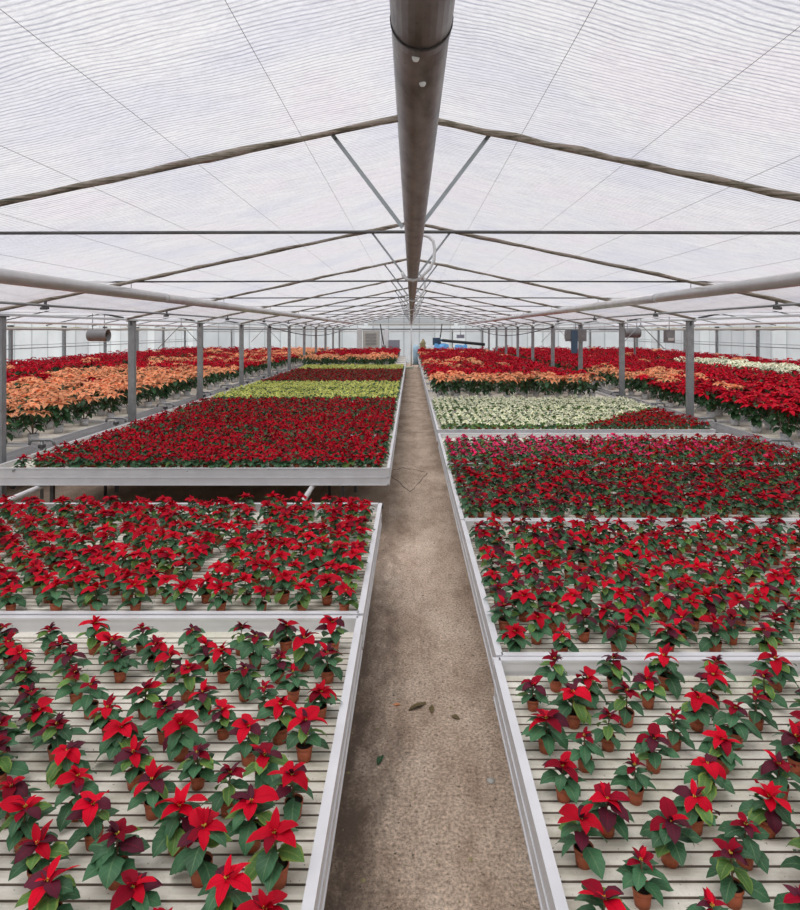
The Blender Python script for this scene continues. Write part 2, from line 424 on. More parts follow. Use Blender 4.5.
# posts
PY = [7.67+3.65*k for k in range(0, 11)]
for sd, sn in ((-1, 'left'), (1, 'right')):
    for k, y in enumerate(PY):
        if sd == 1 and k == 0: continue
        p = empty('steel_post', (sd*5.05, y, 0))
        vis = k if sn == 'left' else k-1
        if vis < 0: lb = 'grey steel post nearest the camera on the right, just out of the frame edge'
        else: lb = f'{near(vis)} grey square steel post visible in the {sn} row of posts'
        tag(p, lb, 'post', 'grey steel posts')
        w = .056
        m = MB(); m.box(-w, w, -.045, .045, .012, EAVE-.05); m.build('shaft', 'steel', p)
        m = MB(); m.box(-.09, .09, -.09, .09, 0, .012); m.build('base_plate', 'dark_steel', p)
        m = MB(); m.box(-.09, .09, -.055, .055, EAVE-.05, EAVE-.035); m.box(-.012, .012, -.06, .06, EAVE-.12, EAVE-.05); m.build('top_bracket', 'dark_steel', p)
    g = empty('gutter_beam', (sd*5.02, 0, 0))
    m = MB(); m.box(-.04, .04, BACKY+.1, ENDY-.1, EAVE-.035, EAVE-.018); m.build('channel', 'white_paint', g)
    m = MB(); m.tube([(sd*.02, BACKY+.1, EAVE-.006), (sd*.02, ENDY-.1, EAVE-.006)], .011, 6); m.build('drain_pipe', 'white_paint', g)
    tag(g, f'long grey gutter beam resting on the {sn} row of posts', 'gutter')
# central duct
d = empty('central_duct', (.017, 0, E+.50))
segs = [BACKY+.2, 1.0] + [1.0+4.6*i for i in range(1, 10)] + [43.0]
for i in range(len(segs)-1):
    r0 = .0495 if i % 2 == 0 else .048
    m = MB(); m.tube([(0, segs[i], 0), (0, segs[i]+.004, 0), (0, segs[i+1]+.03, 0)], r0, 28); m.build('duct_section', 'duct', d)
    m = MB(); y = segs[i+1]
    m.tube([(0, y-.002, 0), (0, y+.006, 0)], r0+.0015, 28); m.build('seam_band', 'black', d)
    if i < 3:
        for (xx, yy) in ((-.009, .035), (.004, .14)):
            m = MB(); a = math.asin(xx/.0515)
            m.lathe([(0.0001, -.0545), (.0045, -.053), (.0062, -.0495), (.0062, -.045)], 10, 0, (xx, y+yy, 0)); m.build('rivet', 'white_paint', d)
tag(d, 'long round grey metal duct running down the ridge centre of the greenhouse', 'duct')
for k in range(10):
    y = 5.3+3.65*k
    pts = [(-.075, y, E+.50), (-.066, y, E+.463), (-.03, y, E+.437), (.02, y, E+.430), (.075, y, E+.446), (.16, y, E+.53), (.195, y, E+.60), (.20, y, E+.70), (.19, y, E+.76), (.15, y, E+.80), (.10, y, E+.815), (.03, y, E+.82)]
    m = MB(); m.tube(pts, .0135, 8)
    h = m.build('duct_hanger', 'white_paint'); tag(h, f'{near(k)} curved white hook-shaped bracket cradling the duct', 'bracket', 'duct hangers')
# long silver pipes under the roof
for sd, sn in ((-1, 'left'), (1, 'right')):
    p = empty('heating_tube', (sd*3.3, 0, E+.443))
    a = [BACKY+.3, 8.35, 19.3, 30.2, 43.5]
    for i in range(4):
        m = MB(); m.tube([(0, a[i]+.05, 0), (0, a[i+1]-.05, 0)], .062, 18); m.build('tube_section', 'pipe', p)
        if i < 3: m = MB(); m.tube([(0, a[i+1]-.07, 0), (0, a[i+1]+.07, 0)], .053, 18); m.build('joint', 'white_paint', p)
    for y in FR:
        m = MB(); m.tube([(0, y+.02, .06), (0, y+.02, .135)], .004, 5); m.build('hanger_wire', 'dark_steel', p)
    tag(p, f'long silver tube hung under the {sn} roof slope', 'tube')
    p = empty('drive_rod', (sd*4.3, 0, E+.30))
    m = MB(); m.tube([(0, BACKY+.3, 0), (0, 43.5, 0)], .0155, 8); m.build('rod', 'steel', p)
    for k, y in enumerate(FR):
        m = MB(); m.box(-.035, .035, y-.02, y+.02, -.045, -.012); m.box(-.012, .012, y-.012, y+.012, .0, .075)
        m.tube([(-.04, y-.03, -.035), (.04, y-.03, -.035)], .016, 8); m.build('clamp', 'dark_steel', p)
    tag(p, f'thin steel rod with dark pulley clamps below the {sn} eave', 'rod')
# rolled screens / pipes along side bays
for sd, sn in ((-1, 'left'), (1, 'right')):
    for (X, z, r, nm) in ((7.2, E+.16, .022, 'nearer'), (14.6, E+.08, .05, 'farther')):
        m = MB(); m.tube([(sd*X, 3, z), (sd*X, 43.8, z)], r, 8)
        tag(m.build('side_pipe', 'pipe' if r < .03 else 'cabinet'), f'{nm} lengthwise pipe below the roof of the {sn} side bay', 'pipe')
    for k in range(12):
        y = 5.4+3.65*k
        if y > ENDY-.3: continue
        p = empty('wall_post', (sd*15.15, y, 0)); m = MB(); m.box(-.05, .05, -.06, .06, 0, EAVE-.02); m.build('shaft', 'steel', p)
        m = MB(); m.box(-.07, .07, -.09, .09, EAVE-.1, EAVE); m.build('cap', 'dark_steel', p)
        tag(p, f'{near(k)} grey post against the white film of the {sn} side wall', 'post', 'side wall posts')
    m = MB(); m.tube([(sd*15.05, 3, 1.62), (sd*15.05, ENDY-.2, 1.62)], .02, 6); m.tube([(sd*15.05, 3, 1.75), (sd*15.05, ENDY-.2, 1.75)], .012, 6)
    tag(m.build('wall_rail', 'steel'), f'pair of thin horizontal rails along the {sn} side wall', 'rail')
    m = MB(); z = EAVE-.12; y = 3
    pts = []; rr = []
    while y < ENDY-.3: pts.append((sd*15.1, y, z+R.uniform(-.03, .02))); rr.append(.06+R.uniform(-.02, .02)); y += .7
    m.tube(pts, rr, 8); tag(m.build('rolled_screen', 'straw'), f'rolled beige side screen along the top of the {sn} wall', 'rolled screen')

# ------------------------------------------------------------------ benches
def bench(x0, x1, y0, y1, label, rim=.06):
    o = empty('plant_bench', ((x0+x1)/2, (y0+y1)/2, 0)); hx = (x1-x0)/2; hy = (y1-y0)/2
    m = MB(); y = -hy+.03; pitch = .052; z = TB
    prof = []
    while y < hy-.03-pitch:
        prof += [(y, z-.014, 1), (y+.004, z-.014, 1), (y+.006, z-.005, 1), (y+.016, z, 0), (y+pitch-.016, z, 0), (y+pitch-.003, z-.005, 0)]; y += pitch
    b0 = len(m.v)
    for (yy, zz, g) in prof: m.v += [(-hx+.02, yy, zz), (hx-.02, yy, zz)]
    for i in range(len(prof)-1):
        m.quad((b0+2*i, b0+2*i+1, b0+2*i+3, b0+2*i+2), 1 if (prof[i][2] and prof[i+1][2]) else 0)
    m.box(-hx+.02, hx-.02, -hy+.02, hy-.02, z-.03, z-.017)
    m.build('tray', ['tray', 'groove'], o)
    t, zb, zt = .022, TB-.135, TB+rim
    for (a, b_, c, d_, ix, iy) in ((-hx, -hx+t, -hy, hy, 1, 0), (hx-t, hx, -hy, hy, -1, 0), (-hx+t, hx-t, -hy, -hy+t, 0, 1), (-hx+t, hx-t, hy-t, hy, 0, -1)):
        m = MB(); m.box(a, b_, c, d_, zb, zt-.012)
        e = .006
        m.box(a-(e if iy == 0 else 0), b_+(e if iy == 0 else 0), c-(e if ix == 0 else 0), d_+(e if ix == 0 else 0), zt-.012, zt)
        m.box(a-(.004 if iy == 0 else 0), b_+(.004 if iy == 0 else 0), c-(.004 if ix == 0 else 0), d_+(.004 if ix == 0 else 0), TB-.05, TB-.042)
        m.box(a-(.004 if iy == 0 else 0), b_+(.004 if iy == 0 else 0), c-(.004 if ix == 0 else 0), d_+(.004 if ix == 0 else 0), zb, zb+.012)
        m.build('rail', 'alu', o)
    for sx in (-1, 1):
        for sy in (-1, 1):
            m = MB(); X = sx*(hx-.55); Y = sy*(hy-.3); m.box(X-.02, X+.02, Y-.02, Y+.02, 0, zb+.02); m.build('leg', 'dark_steel', o)
    tag(o, label, 'bench', 'white slatted growing benches')
    return o
XL0, XL1, XR0, XR1 = -4.75, -.265, .41, 4.75
LB = [(1.0, 3.38), (3.41, 5.60)] + [(7.02+2.23*i, 7.02+2.23*i+2.2) for i in range(14)]
RB = [(.75, 2.95), (2.97, 5.10), (5.12, 7.25), (7.27, 9.42), (9.75, 11.93)] + [(11.96+2.23*i, 11.96+2.23*i+2.2) for i in range(12)]
for i, (a, c) in enumerate(LB):
    bench(XL0, XL1 + (.02 if i > 1 else 0), a, c, f'white slatted bench, {ordn(i+1)} from the camera on the left of the path')
for i, (a, c) in enumerate(RB):
    bench(XR0 - (.018 if i == 0 else 0), XR1, a, c, f'white slatted bench, {ordn(i+1)} from the camera on the right of the path')
for sd, sn in ((-1, 'left'), (1, 'right')):
    for i in range(15):
        y0 = 6.62+2.2*i
        xa, xb = sorted((sd*5.25, sd*9.75)); bench(xa, xb, y0, y0+2.07, f'{near(i)} white bench under tall poinsettias just behind the {sn} posts', .022)
        xa, xb = sorted((sd*10.55, sd*14.7)); bench(xa, xb, y0+2.2, y0+4.27, f'{near(i)} white bench in the outer block beside the {sn} side wall', .022)
# carrying pipes beneath the central benches
for (X, s) in ((-4.2, 'outer left'), (-1.12, 'inner left'), (1.3, 'inner right'), (4.0, 'outer right')):
    p = empty('bench_rail_pipe', (X, 0, 0)); m = MB(); m.tube([(0, .5, .535), (0, 41, .535)], .028, 10); m.build('pipe', 'pipe', p)
    for y in np.arange(1.3, 41, 2.43):
        m = MB(); m.tube([(0, y, 0), (0, y, .51)], .022, 8); m.build('support', 'dark_steel', p)
    tag(p, f'{s} lengthwise steel pipe carrying the benches', 'pipe')
p = empty('cross_frame', (-2.5, 6.3, 0)); m = MB(); m.box(-2.2, 2.2, -.02, .02, .44, .49); m.box(-2.2, 2.2, .45, .49, .38, .42); m.build('cross_bar', 'dark_steel', p)
for x in (-2, -.4, 1.1, 2.1): m = MB(); m.box(x-.02, x+.02, -.02, .02, 0, .44); m.build('upright', 'dark_steel', p)
tag(p, 'dark metal cross frame under the gap between two left benches', 'frame')
# T shaped pipe stands in the side gaps
for sd, sn in ((-1, 'left'), (1, 'right')):
    for k in range(8):
        y = 8.55+2.15*k
        if min(abs(y-q) for q in PY) < .15: y += .25
        p = empty('pipe_stand', (sd*5.05, y, 0))
        m = MB(); m.tube([(0, 0, 0), (0, 0, .79)], .022, 8); m.build('upright', 'steel', p)
        m = MB(); m.tube([(-.17, 0, .74), (-.16, 0, .79), (-.12, 0, .81), (.12, 0, .81), (.16, 0, .79), (.17, 0, .74)], .02, 8); m.build('bent_crossbar', 'steel', p)
        m = MB(); m.box(-.035, .035, -.035, .035, .70, .745); m.build('collar', 'dark_steel', p)
        tag(p, f'{near(k)} grey T-shaped pipe stand between benches by the {sn} posts', 'pipe stand', 'pipe stands')

# ------------------------------------------------------------------ plants
MATS = ['green', 'pale_green', 'deep_green', 'yellow', 'red', 'dark_red', 'burgundy', 'brick', 'pink', 'salmon', 'cream', 'lime', 'bud', 'stem', 'terracotta', 'grey_pot', 'soil']
MI = {k: i for i, k in enumerate(MATS)}
def used(mb):
    u = sorted(set(mb.m)); mp = {a: i for i, a in enumerate(u)}
    mb2 = MB(); mb2.v = mb.v; mb2.f = mb.f; mb2.uv = mb.uv; mb2.smooth = mb.smooth; mb2.m = [mp[a] for a in mb.m]
    return mb2, [MATS[a] for a in u]

def pot_mb(rt, rb, h, mat, n=16, soil=True):
    m = MB(); i = MI[mat]; w = rt*.07
    m.lathe([(rb*.1, 0.0), (rb, 0), (rt*.93, h*.80), (rt*.93, h*.80), (rt, h*.81), (rt, h), (rt-w, h), (rt-w*1.3, h*.86)], n, i)
    return m
def soil_mb(rt, h, n=16): m = MB(); m.disc(rt*.925, h*.88, n, MI['soil']); return m

def mini(rng, style, hi=True):
    """returns dict of part mesh builders; plant base at origin"""
    P = {}
    rt, rb, ph = .031, .024, .054
    P['pot'] = pot_mb(rt, rb, ph, 'terracotta', 16 if hi else 7)
    P['soil'] = soil_mb(rt, ph, 14 if hi else 7)
    full = style in ('full',)
    H = rng.uniform(.108, .138) + (.008 if full else 0)
    st = MB(); lean = (rng.uniform(-.008, .008), rng.uniform(-.008, .008))
    if hi:
        st.tube([(0,0,ph*.85), (lean[0]*.5, lean[1]*.5, H*.7), (lean[0], lean[1], H)], [.0035, .003, .0025], 6, MI['stem'])
    P['stem'] = st
    lv = MB(); nl, nw = (7, 4) if hi else (3, 2)
    n = rng.randint(9, 12); a0 = rng.uniform(0, 6.28)
    for i in range(n):
        t = i/(n-1); az = a0+i*2.4+rng.uniform(-.3, .3); z = ph*1.0+(H*.95-ph)*t*rng.uniform(.88, 1)
        L = rng.uniform(.088, .116)*(1-.25*t)*(1.0 if full else 1); mt = 'green'
        q = rng.random()
        if q < (.65 if style == 'cream' else .17): mt = 'pale_green'
        elif q < .15 and t < .4: mt = 'yellow'
        elif q > .86 and t > .5 and style in ('red', 'mixed', 'dark'): mt = 'burgundy'
        lv.leaf((lean[0]*t, lean[1]*t, z), az, rng.uniform(.10, .6), L, L*rng.uniform(.60, .76), rng.uniform(.8, 1.5), MI[mt], nl, nw, rng.uniform(.1, .3), .07 if hi else 0, .17, rng.uniform(-.3, .3), rng)
    P['leaves'] = lv
    br = MB()
    cols = {'red': [('red', .8), ('dark_red', .2)], 'mixed': [('red', .5), ('dark_red', .3), ('burgundy', .2)], 'dark': [('dark_red', .55), ('burgundy', .4), ('red', .05)],
            'full': [('red', .9), ('dark_red', .1)], 'pink': [('pink', .85), ('dark_red', .15)], 'pinkred': [('brick', .8), ('dark_red', .2)],
            'cream': [('cream', 1)], 'lime': [('lime', 1)], 'dense': [('red', .72), ('dark_red', .28)], 'denseb': [('dark_red', .5), ('brick', .3), ('green', .2)]}[style]
    def pick():
        q = rng.random()
        for c, w in cols:
            q -= w
            if q <= 0: return c
        return cols[0][0]
    small = style == 'dark'
    nb = rng.randint(4, 6) + (2 if full or style in ('dense', 'denseb') else 0) + (2 if style in ('cream', 'lime', 'pink') else 0); a0 = rng.uniform(0, 6.28)
    for i in range(nb):
        az = a0+i*2*PI/nb+rng.uniform(-.35, .35); L = rng.uniform(.060, .086)*(.72 if small else 1)*(1.08 if full else 1)*(.85 if style in ('pink', 'cream', 'lime') else 1)
        br.leaf((lean[0], lean[1], H+rng.uniform(-.004, .006)), az, rng.uniform(.2, .7), L, L*rng.uniform(.62, .76), rng.uniform(.6, 1.4), MI[pick()], nl, nw, rng.uniform(.1, .35), .05 if hi else 0, .06, rng.uniform(-.4, .4), rng)
    for i in range(rng.randint(3, 5)):
        az = rng.uniform(0, 6.28); L = rng.uniform(.036, .060)*(.8 if small else 1)
        br.leaf((lean[0], lean[1], H+.006), az, rng.uniform(.7, 1.25), L, L*.55, rng.uniform(.2, .8), MI[pick()], max(3, nl-2), nw, .3, 0, .06, 0, rng)
    P['bracts'] = br
    bd = MB()
    if hi:
        for i in range(4):
            a = i*1.7; c = (lean[0]+.004*math.cos(a), lean[1]+.004*math.sin(a), H+.004)
            bd.lathe([(.0001, 0), (.0026, .003), (.0022, .006), (.0001, .0085)], 6, MI['bud'], c)
    P['flower_buds'] = bd
    return P

def big(rng, col, hi=True):
    P = {}; rt, rb, ph = .080, .062, .125
    potm = 'grey_pot' if rng.random() < .93 else 'terracotta'
    P['pot'] = pot_mb(rt, rb, ph, potm, 18 if hi else 8)
    P['soil'] = soil_mb(rt, ph, 16 if hi else 8)
    st = MB()
    heads = []
    nh = rng.randint(5, 7)
    for i in range(nh):
        a = i*2*PI/max(1, nh-1)+rng.uniform(-.3, .3); r_ = 0 if i == nh-1 else rng.uniform(.14, .21)
        heads.append((r_*math.cos(a), r_*math.sin(a), rng.uniform(.42, .53)+(.07 if r_ == 0 else 0)))
    for h in heads:
        if hi: st.tube([(h[0]*.1, h[1]*.1, ph*.85), (h[0]*.7, h[1]*.7, .25), h], [.007, .006, .004], 6, MI['stem'])
    P['stems'] = st
    lv = MB(); nl, nw = (5, 2) if hi else (2, 2)
    N = 44 if hi else 24
    for i in range(N):
        t = (i+.5)/N; az = i*2.4+rng.uniform(-.3, .3); z = .19+t*.29; r0 = rng.uniform(.02, .12)
        L = rng.uniform(.14, .19)*(1.15 if not hi else 1)
        lv.leaf((r0*math.cos(az), r0*math.sin(az), z), az, rng.uniform(-.1, .5), L, L*.62, rng.uniform(.8, 1.6), MI['deep_green'] if rng.random() < .8 else MI['green'], nl, nw, .2, 0, .15, rng.uniform(-.3, .3), rng)
    P['leaves'] = lv
    hs = []
    for h in heads:
        b_ = MB(); nb = 7 if hi else 5
        for ring, (k, Ls, el) in enumerate(((nb, .162, .12), (max(3, nb-2), .11, .45))):
            a0 = rng.uniform(0, 6.28)
            for i in range(k):
                L = Ls*rng.uniform(.85, 1.15); c = {'salmon': 'salmon', 'red': 'red' if rng.random() < .75 else 'dark_red', 'cream': 'cream', 'brick': 'brick'}[col]
                b_.leaf(h, a0+i*2*PI/k+rng.uniform(-.2, .2), el+rng.uniform(-.2, .35), L, L*.5, rng.uniform(.4, 1.3), MI[c], nl, nw, .2, 0, .06, rng.uniform(-.2, .2), rng)
        if hi:
            b_.lathe([(.0001, .0), (.009, .004), (.008, .012), (.0001, .016)], 7, MI['bud'], h)
        hs.append(b_)
    P['heads'] = hs
    return P

def joined(*mbs):
    m = MB()
    for q in mbs:
        o = len(m.v); m.v += q.v; m.f += [tuple(i+o for i in f) for f in q.f]; m.m += q.m; m.uv += q.uv; m.smooth += q.smooth
    return m

# templates ---------------------------------------------------------------
rg = random.Random(11)
LIB = {}
def mk_mini_lib(style, nvar, hi=True):
    out = []
    for _ in range(nvar):
        P = mini(rg, style, hi)
        meshes = {}
        for k, v in P.items():
            if not v.f: continue
            m2, ms = used(v); meshes[k] = m2.mesh(k, ms)
        allm = joined(*[v for v in P.values()])
        m2, ms = used(allm)
        out.append(dict(parts=meshes, arr=allm.arrays(), whole=m2.mesh('mini_poinsettia', ms)))
    LIB[(style, hi)] = out
for s_, n_ in (('red', 6), ('mixed', 8), ('dark', 4), ('full', 8), ('pink', 5), ('pinkred', 4), ('dense', 4), ('cream', 4)): mk_mini_lib(s_, n_, True)
for s_ in ('red', 'mixed', 'dark', 'full', 'pink', 'pinkred', 'dense', 'denseb', 'cream', 'lime'): mk_mini_lib(s_, 5, False)
BIG = {}
for c_ in ('salmon', 'red', 'cream', 'brick'):
    for hi in (True, False):
        out = []
        for _ in range(4 if hi else 5):
            P = big(rg, c_, hi); meshes = {}
            for k in ('pot', 'soil', 'stems', 'leaves'):
                if P[k].f: m2, ms = used(P[k]); meshes[k] = m2.mesh(k, ms)
            hm = []
            for h in P['heads']: m2, ms = used(h); hm.append(m2.mesh('flower_head', ms))
            jb = joined(*P['heads']); m2, ms = used(jb); bm_ = m2.mesh('bracts', ms)
            al = joined(P['pot'], P['soil'], P['stems'], P['leaves'], *P['heads'])
            out.append(dict(parts=meshes, heads=hm, bracts=bm_, arr=al.arrays()))
        BIG[(c_, hi)] = out

def proj(x, y, z): return 411+F*x/y, 331+F*(E-z)/y

# prototypes made once as real objects, then copied with obj.copy()
def link_new(name, me, parent=None):
    o = bpy.data.objects.new(name, me); COL.objects.link(o); o.parent = parent; return o
PROTO = {}
def proto_parts(key, lib, bigp=False, headparts=False):
    if key in PROTO: return PROTO[key]
    L = []
    def mk(name, me): return bpy.data.objects.new(name, me)
    par = lib['parts']
    pot = mk('pot', par['pot']); L.append((pot, [mk('soil', par['soil'])]))
    for k in ('stem', 'stems', 'leaves'):
        if k in par: L.append((mk(k, par[k]), []))
    if bigp:
        if headparts: L += [(mk('flower_head', h), []) for h in lib['heads']]
        else: L.append((mk('bracts', lib['bracts']), []))
    else:
        ch = [mk('flower_buds', par['flower_buds'])] if 'flower_buds' in par else []
        L.append((mk('bracts', par['bracts']), ch))
    PROTO[key] = L; return L
def put(key, lib, name, x, y, rot, s, bigp=False, headparts=False):
    r = empty(name, (x, y, TB), rot); r.scale = (s, s, s)
    for o, ch in proto_parts(key, lib, bigp, headparts):
        c = o.copy(); COL.objects.link(c); c.parent = r
        for g in ch:
            d_ = g.copy(); COL.objects.link(d_); d_.parent = c
    return r

PR = random.Random(23)
small = []   # dicts
def lattice(cols, pitchx, x_at, ys_even, ys_odd, bench, stylef, jit=.016, skip=None, sgn=1):
    for k in range(cols):
        X = x_at(k)
        for y in (ys_even if k % 2 == 0 else ys_odd):
            if skip and skip(k, y): continue
            x = X+PR.uniform(-jit, jit)*1.1; yy = y+PR.uniform(-jit, jit)
            small.append(dict(x=x, y=yy, style=stylef(k, y), bench=bench, k=k, sgn=sgn))
def fr(a, b_, s): return list(np.arange(a, b_, s))
def st_front(k, y):
    q = PR.random(); return 'red' if q < .24 else 'mixed' if q < .68 else 'dark'
def xl(k): return -(.24+.0735*k)*1.6
def xr(k): return (.322+.078*k)*1.6
lattice(37, 0, xl, fr(1.55, 3.2, .26), fr(1.68, 3.1, .257), 'front left bench', st_front, skip=lambda k, y: k > 36 or PR.random() < .02)
lattice(37, 0, xl, fr(3.56, 5.45, .255), fr(3.68, 5.5, .255), 'second left bench', lambda k, y: 'full', skip=lambda k, y: (k == 8 and 3.8 < y < 4.5) or PR.random() < .03)
lattice(34, 0, xr, fr(1.62, 2.85, .26), fr(1.75, 2.85, .26), 'front right bench', st_front, skip=lambda k, y: PR.random() < .02)
lattice(33, 0, xr, fr(3.10, 5.0, .24), fr(3.22, 5.0, .24), 'second right bench', lambda k, y: 'red' if PR.random() < .45 else 'mixed')
px = .116
lattice(38, 0, lambda k: .50+px*k, fr(5.26, 7.15, .22), fr(5.37, 7.15, .22), 'third right bench', lambda k, y: 'dense' if PR.random() < .35 else 'dark' if PR.random() < .25 else 'mixed')
def st_pink(k, y):
    X = .5+px*k; p = 1.35-(X/4.7)*1.15
    return 'pink' if PR.random() < p else 'pinkred'
lattice(37, 0, lambda k: .52+px*k, fr(7.42, 8.8, .22), fr(7.53, 8.8, .22), 'fourth right bench', st_pink, jit=.012)
lattice(37, 0, lambda k: .53+px*k, fr(9.92, 11.8, .22), fr(10.03, 11.8, .22), 'fifth right bench', lambda k, y: 'pinkred' if (.53+px*k) > 2.8+(y-9.9)*.85 else 'cream', jit=.01)
lattice(37, 0, lambda k: .53+px*k, fr(12.12, 14.0, .22), fr(12.23, 14.0, .22), 'sixth right bench', lambda k, y: 'cream', jit=.01)
for bi in range(2, 11):
    a, c = LB[bi]
    def stl(k, y):
        if y < 13.6: return 'dense' if PR.random() < (.75 if y < 11 else .35) else ('red' if PR.random() < .35 else 'denseb')
        if y < 18.1: return 'lime'
        if y < 24.0: return 'denseb'
        return 'lime'
    s = .106 if bi < 4 else .115
    lattice(int(4.15/s), 0, lambda k: -.37-s*k, fr(a+.10, c-.06, 2*s), fr(a+.10+s, c-.06, 2*s), ordn(bi+1)+' left bench', stl, jit=.018)

cname = {'red': 'red', 'pink': 'pink', 'cream': 'cream', 'lime': 'yellow_green'}
cap = {'red': 300, 'pink': 300, 'cream': 300, 'lime': 300}
fam = {'red': 'red', 'mixed': 'red', 'dark': 'red', 'full': 'red', 'dense': 'red', 'denseb': 'red', 'pink': 'pink', 'pinkred': 'red', 'cream': 'cream', 'lime': 'lime'}
for q in small:
    u, v = proj(q['x'], q['y'], TB+.12); v2 = proj(q['x'], q['y'], TB+.17)[1]
    q['vis'] = -12 < u < 812 and v2 < 905
    q['fam'] = fam[q['style']]
    q['rank'] = None
small = [q for q in small if -1.0 < (abs(q['x'])/q['y'])*F - 0 < 640]   # keep a margin beyond the frame
# rank in column from the far rim
from collections import defaultdict
colm = defaultdict(list)
for q in small: colm[(q['bench'], q['k'])].append(q)
for L in colm.values():
    L.sort(key=lambda q: -q['y'])
    for i, q in enumerate(L): q['rank'] = i+1
rest = defaultdict(list); done = defaultdict(int)
for q in sorted(small, key=lambda q: q['y']):
    f = q['fam']; hi = q['y'] < 7.3
    rot = PR.uniform(0, 6.28); s = PR.uniform(.88, 1.14)
    if q['style'] in ('dense', 'denseb', 'lime', 'cream'): s *= {'dense': 1.03, 'cream': .96}.get(q['style'], 1.1)
    lib = LIB[(q['style'], hi or (q['style'] in ('pink', 'cream') and q['y'] < 9.0))] if (q['style'], hi) in LIB else LIB[(q['style'], False)]
    vi = PR.randrange(len(lib)); T = lib[vi]
    if q['bench'] in ('front left bench', 'front right bench'): s *= .98
    # neighbours to the camera get full part trees
    if q['vis'] and done[f] < cap[f]:
        done[f] += 1
        if f in ('red', 'pink') and q['y'] < 9.5:
            o = put((q['style'], vi, id(lib)), T, f'{cname[f]}_mini_poinsettia', q['x'], q['y'], rot, s)
        else:
            o = link_new(f'{cname[f]}_mini_poinsettia', T['whole']); o.location = (q['x'], q['y'], TB); o.rotation_euler.z = rot; o.scale = (s, s, s)
        if f == 'red':
            cw = 'dark-red' if q['style'] in ('dark',) else 'red'
            lb = f"{cw} mini poinsettia, {q['bench']}, {ordn(q['k']+1)} column from the path, {ordn(q['rank'])} from the far rim"
            if len(lb.split()) > 16: lb = lb.replace('column from the path', 'column from path').replace('the far rim', 'far rim')
            tag(o, lb, 'poinsettia', 'red mini poinsettias in terracotta pots')
        else:
            cw = {'pink': 'pink', 'cream': 'creamy white', 'lime': 'yellow-green'}[f]
            tag(o, f"small {cw} poinsettia among the dense rows of the {q['bench']}", 'poinsettia', f"{cw} mini poinsettias, {q['bench']}")
    else: rest[f].append((T['arr'], q['x'], q['y'], TB, rot, s))
for f, L in rest.items():
    if not L: continue
    o = link_new(f'{cname[f]}_mini_poinsettia_mass', merge('mini_poinsettia_mass', MATS, L))
    cw = {'red': 'red', 'pink': 'pink', 'cream': 'cream', 'lime': 'yellow-green'}[f]
    tag(o, f'dense mass of further small {cw} poinsettias filling the benches', 'poinsettias', None, 'stuff')

# tall poinsettias -----------------------------------------------------------
bigs = []
def h2(i, j): return (math.sin(i*12.9898+j*78.233)*43758.5453) % 1
def bumps(x, y, s=1.0):
    from mathutils import noise
    return noise.noise(Vector((x*s, y*s*.8, 3.1)))
def add_block(x0, x1, y0, y1, colf, block, sx=.40):
    k = 0; n = int((x1-x0)/sx)
    for k in range(n+1):
        X = x0+k*sx; y = y0+(k % 2)*sx
        while y < y1:
            bigs.append(dict(x=X+PR.uniform(-.05, .05), y=y+PR.uniform(-.06, .06), col=colf(X, y), block=block)); y += 2*sx
def c_left_side(X, y):
    x = -X
    if y < 18.5 and x < 9.2: return 'red' if bumps(x, y, .75) > .28 else 'salmon'
    if y > 27 and x < 8: return 'salmon' if bumps(x, y, .5) > -.1 else 'red'
    return 'salmon' if bumps(x, y, .55) > .20 else 'red'
def c_right_side(X, y):
    if X < 7.2 and 14.2 < y < 19: return 'salmon' if PR.random() < .85 else 'red'
    return 'salmon' if PR.random() < .02 else 'red'
def c_right_outer(X, y):
    if X < 12.5 and 15.5 < y < 25 : return 'cream' if bumps(X, y, .5) > -.25 else 'red'
    return 'salmon' if PR.random() < .05 else 'red'
def c_left_outer(X, y): return 'salmon' if bumps(X, y, .5) > .25 else 'red'
def c_right_mid(X, y):
    if y < 16.4: return 'salmon' if bumps(X, y, .8) < .27 else 'red'
    if 21 < y < 24.5 and X < 2.6: return 'salmon' if PR.random() < .6 else 'red'
    return 'salmon' if PR.random() < .05 else 'red'
def c_left_mid(X, y): return 'salmon' if y < 29.6 else ('red' if PR.random() < .93 else 'salmon')
add_block(-9.5, -5.42, 7.4, 40.5, c_left_side, 'left side bay')
add_block(5.45, 9.55, 7.4, 40.5, c_right_side, 'right side bay')
add_block(10.8, 14.5, 9, 40.5, c_right_outer, 'outer right block', .44)
add_block(-14.5, -10.8, 9, 40.5, c_left_outer, 'outer left block', .44)
add_block(.68, 4.6, 14.45, 38.6, c_right_mid, 'central right benches')
add_block(-4.5, -.52, 26.9, 38.6, c_left_mid, 'central left benches')
capb = {'salmon': 300, 'red': 300, 'cream': 300}; doneb = defaultdict(int); restb = defaultdict(list)
edge_rank = defaultdict(int)
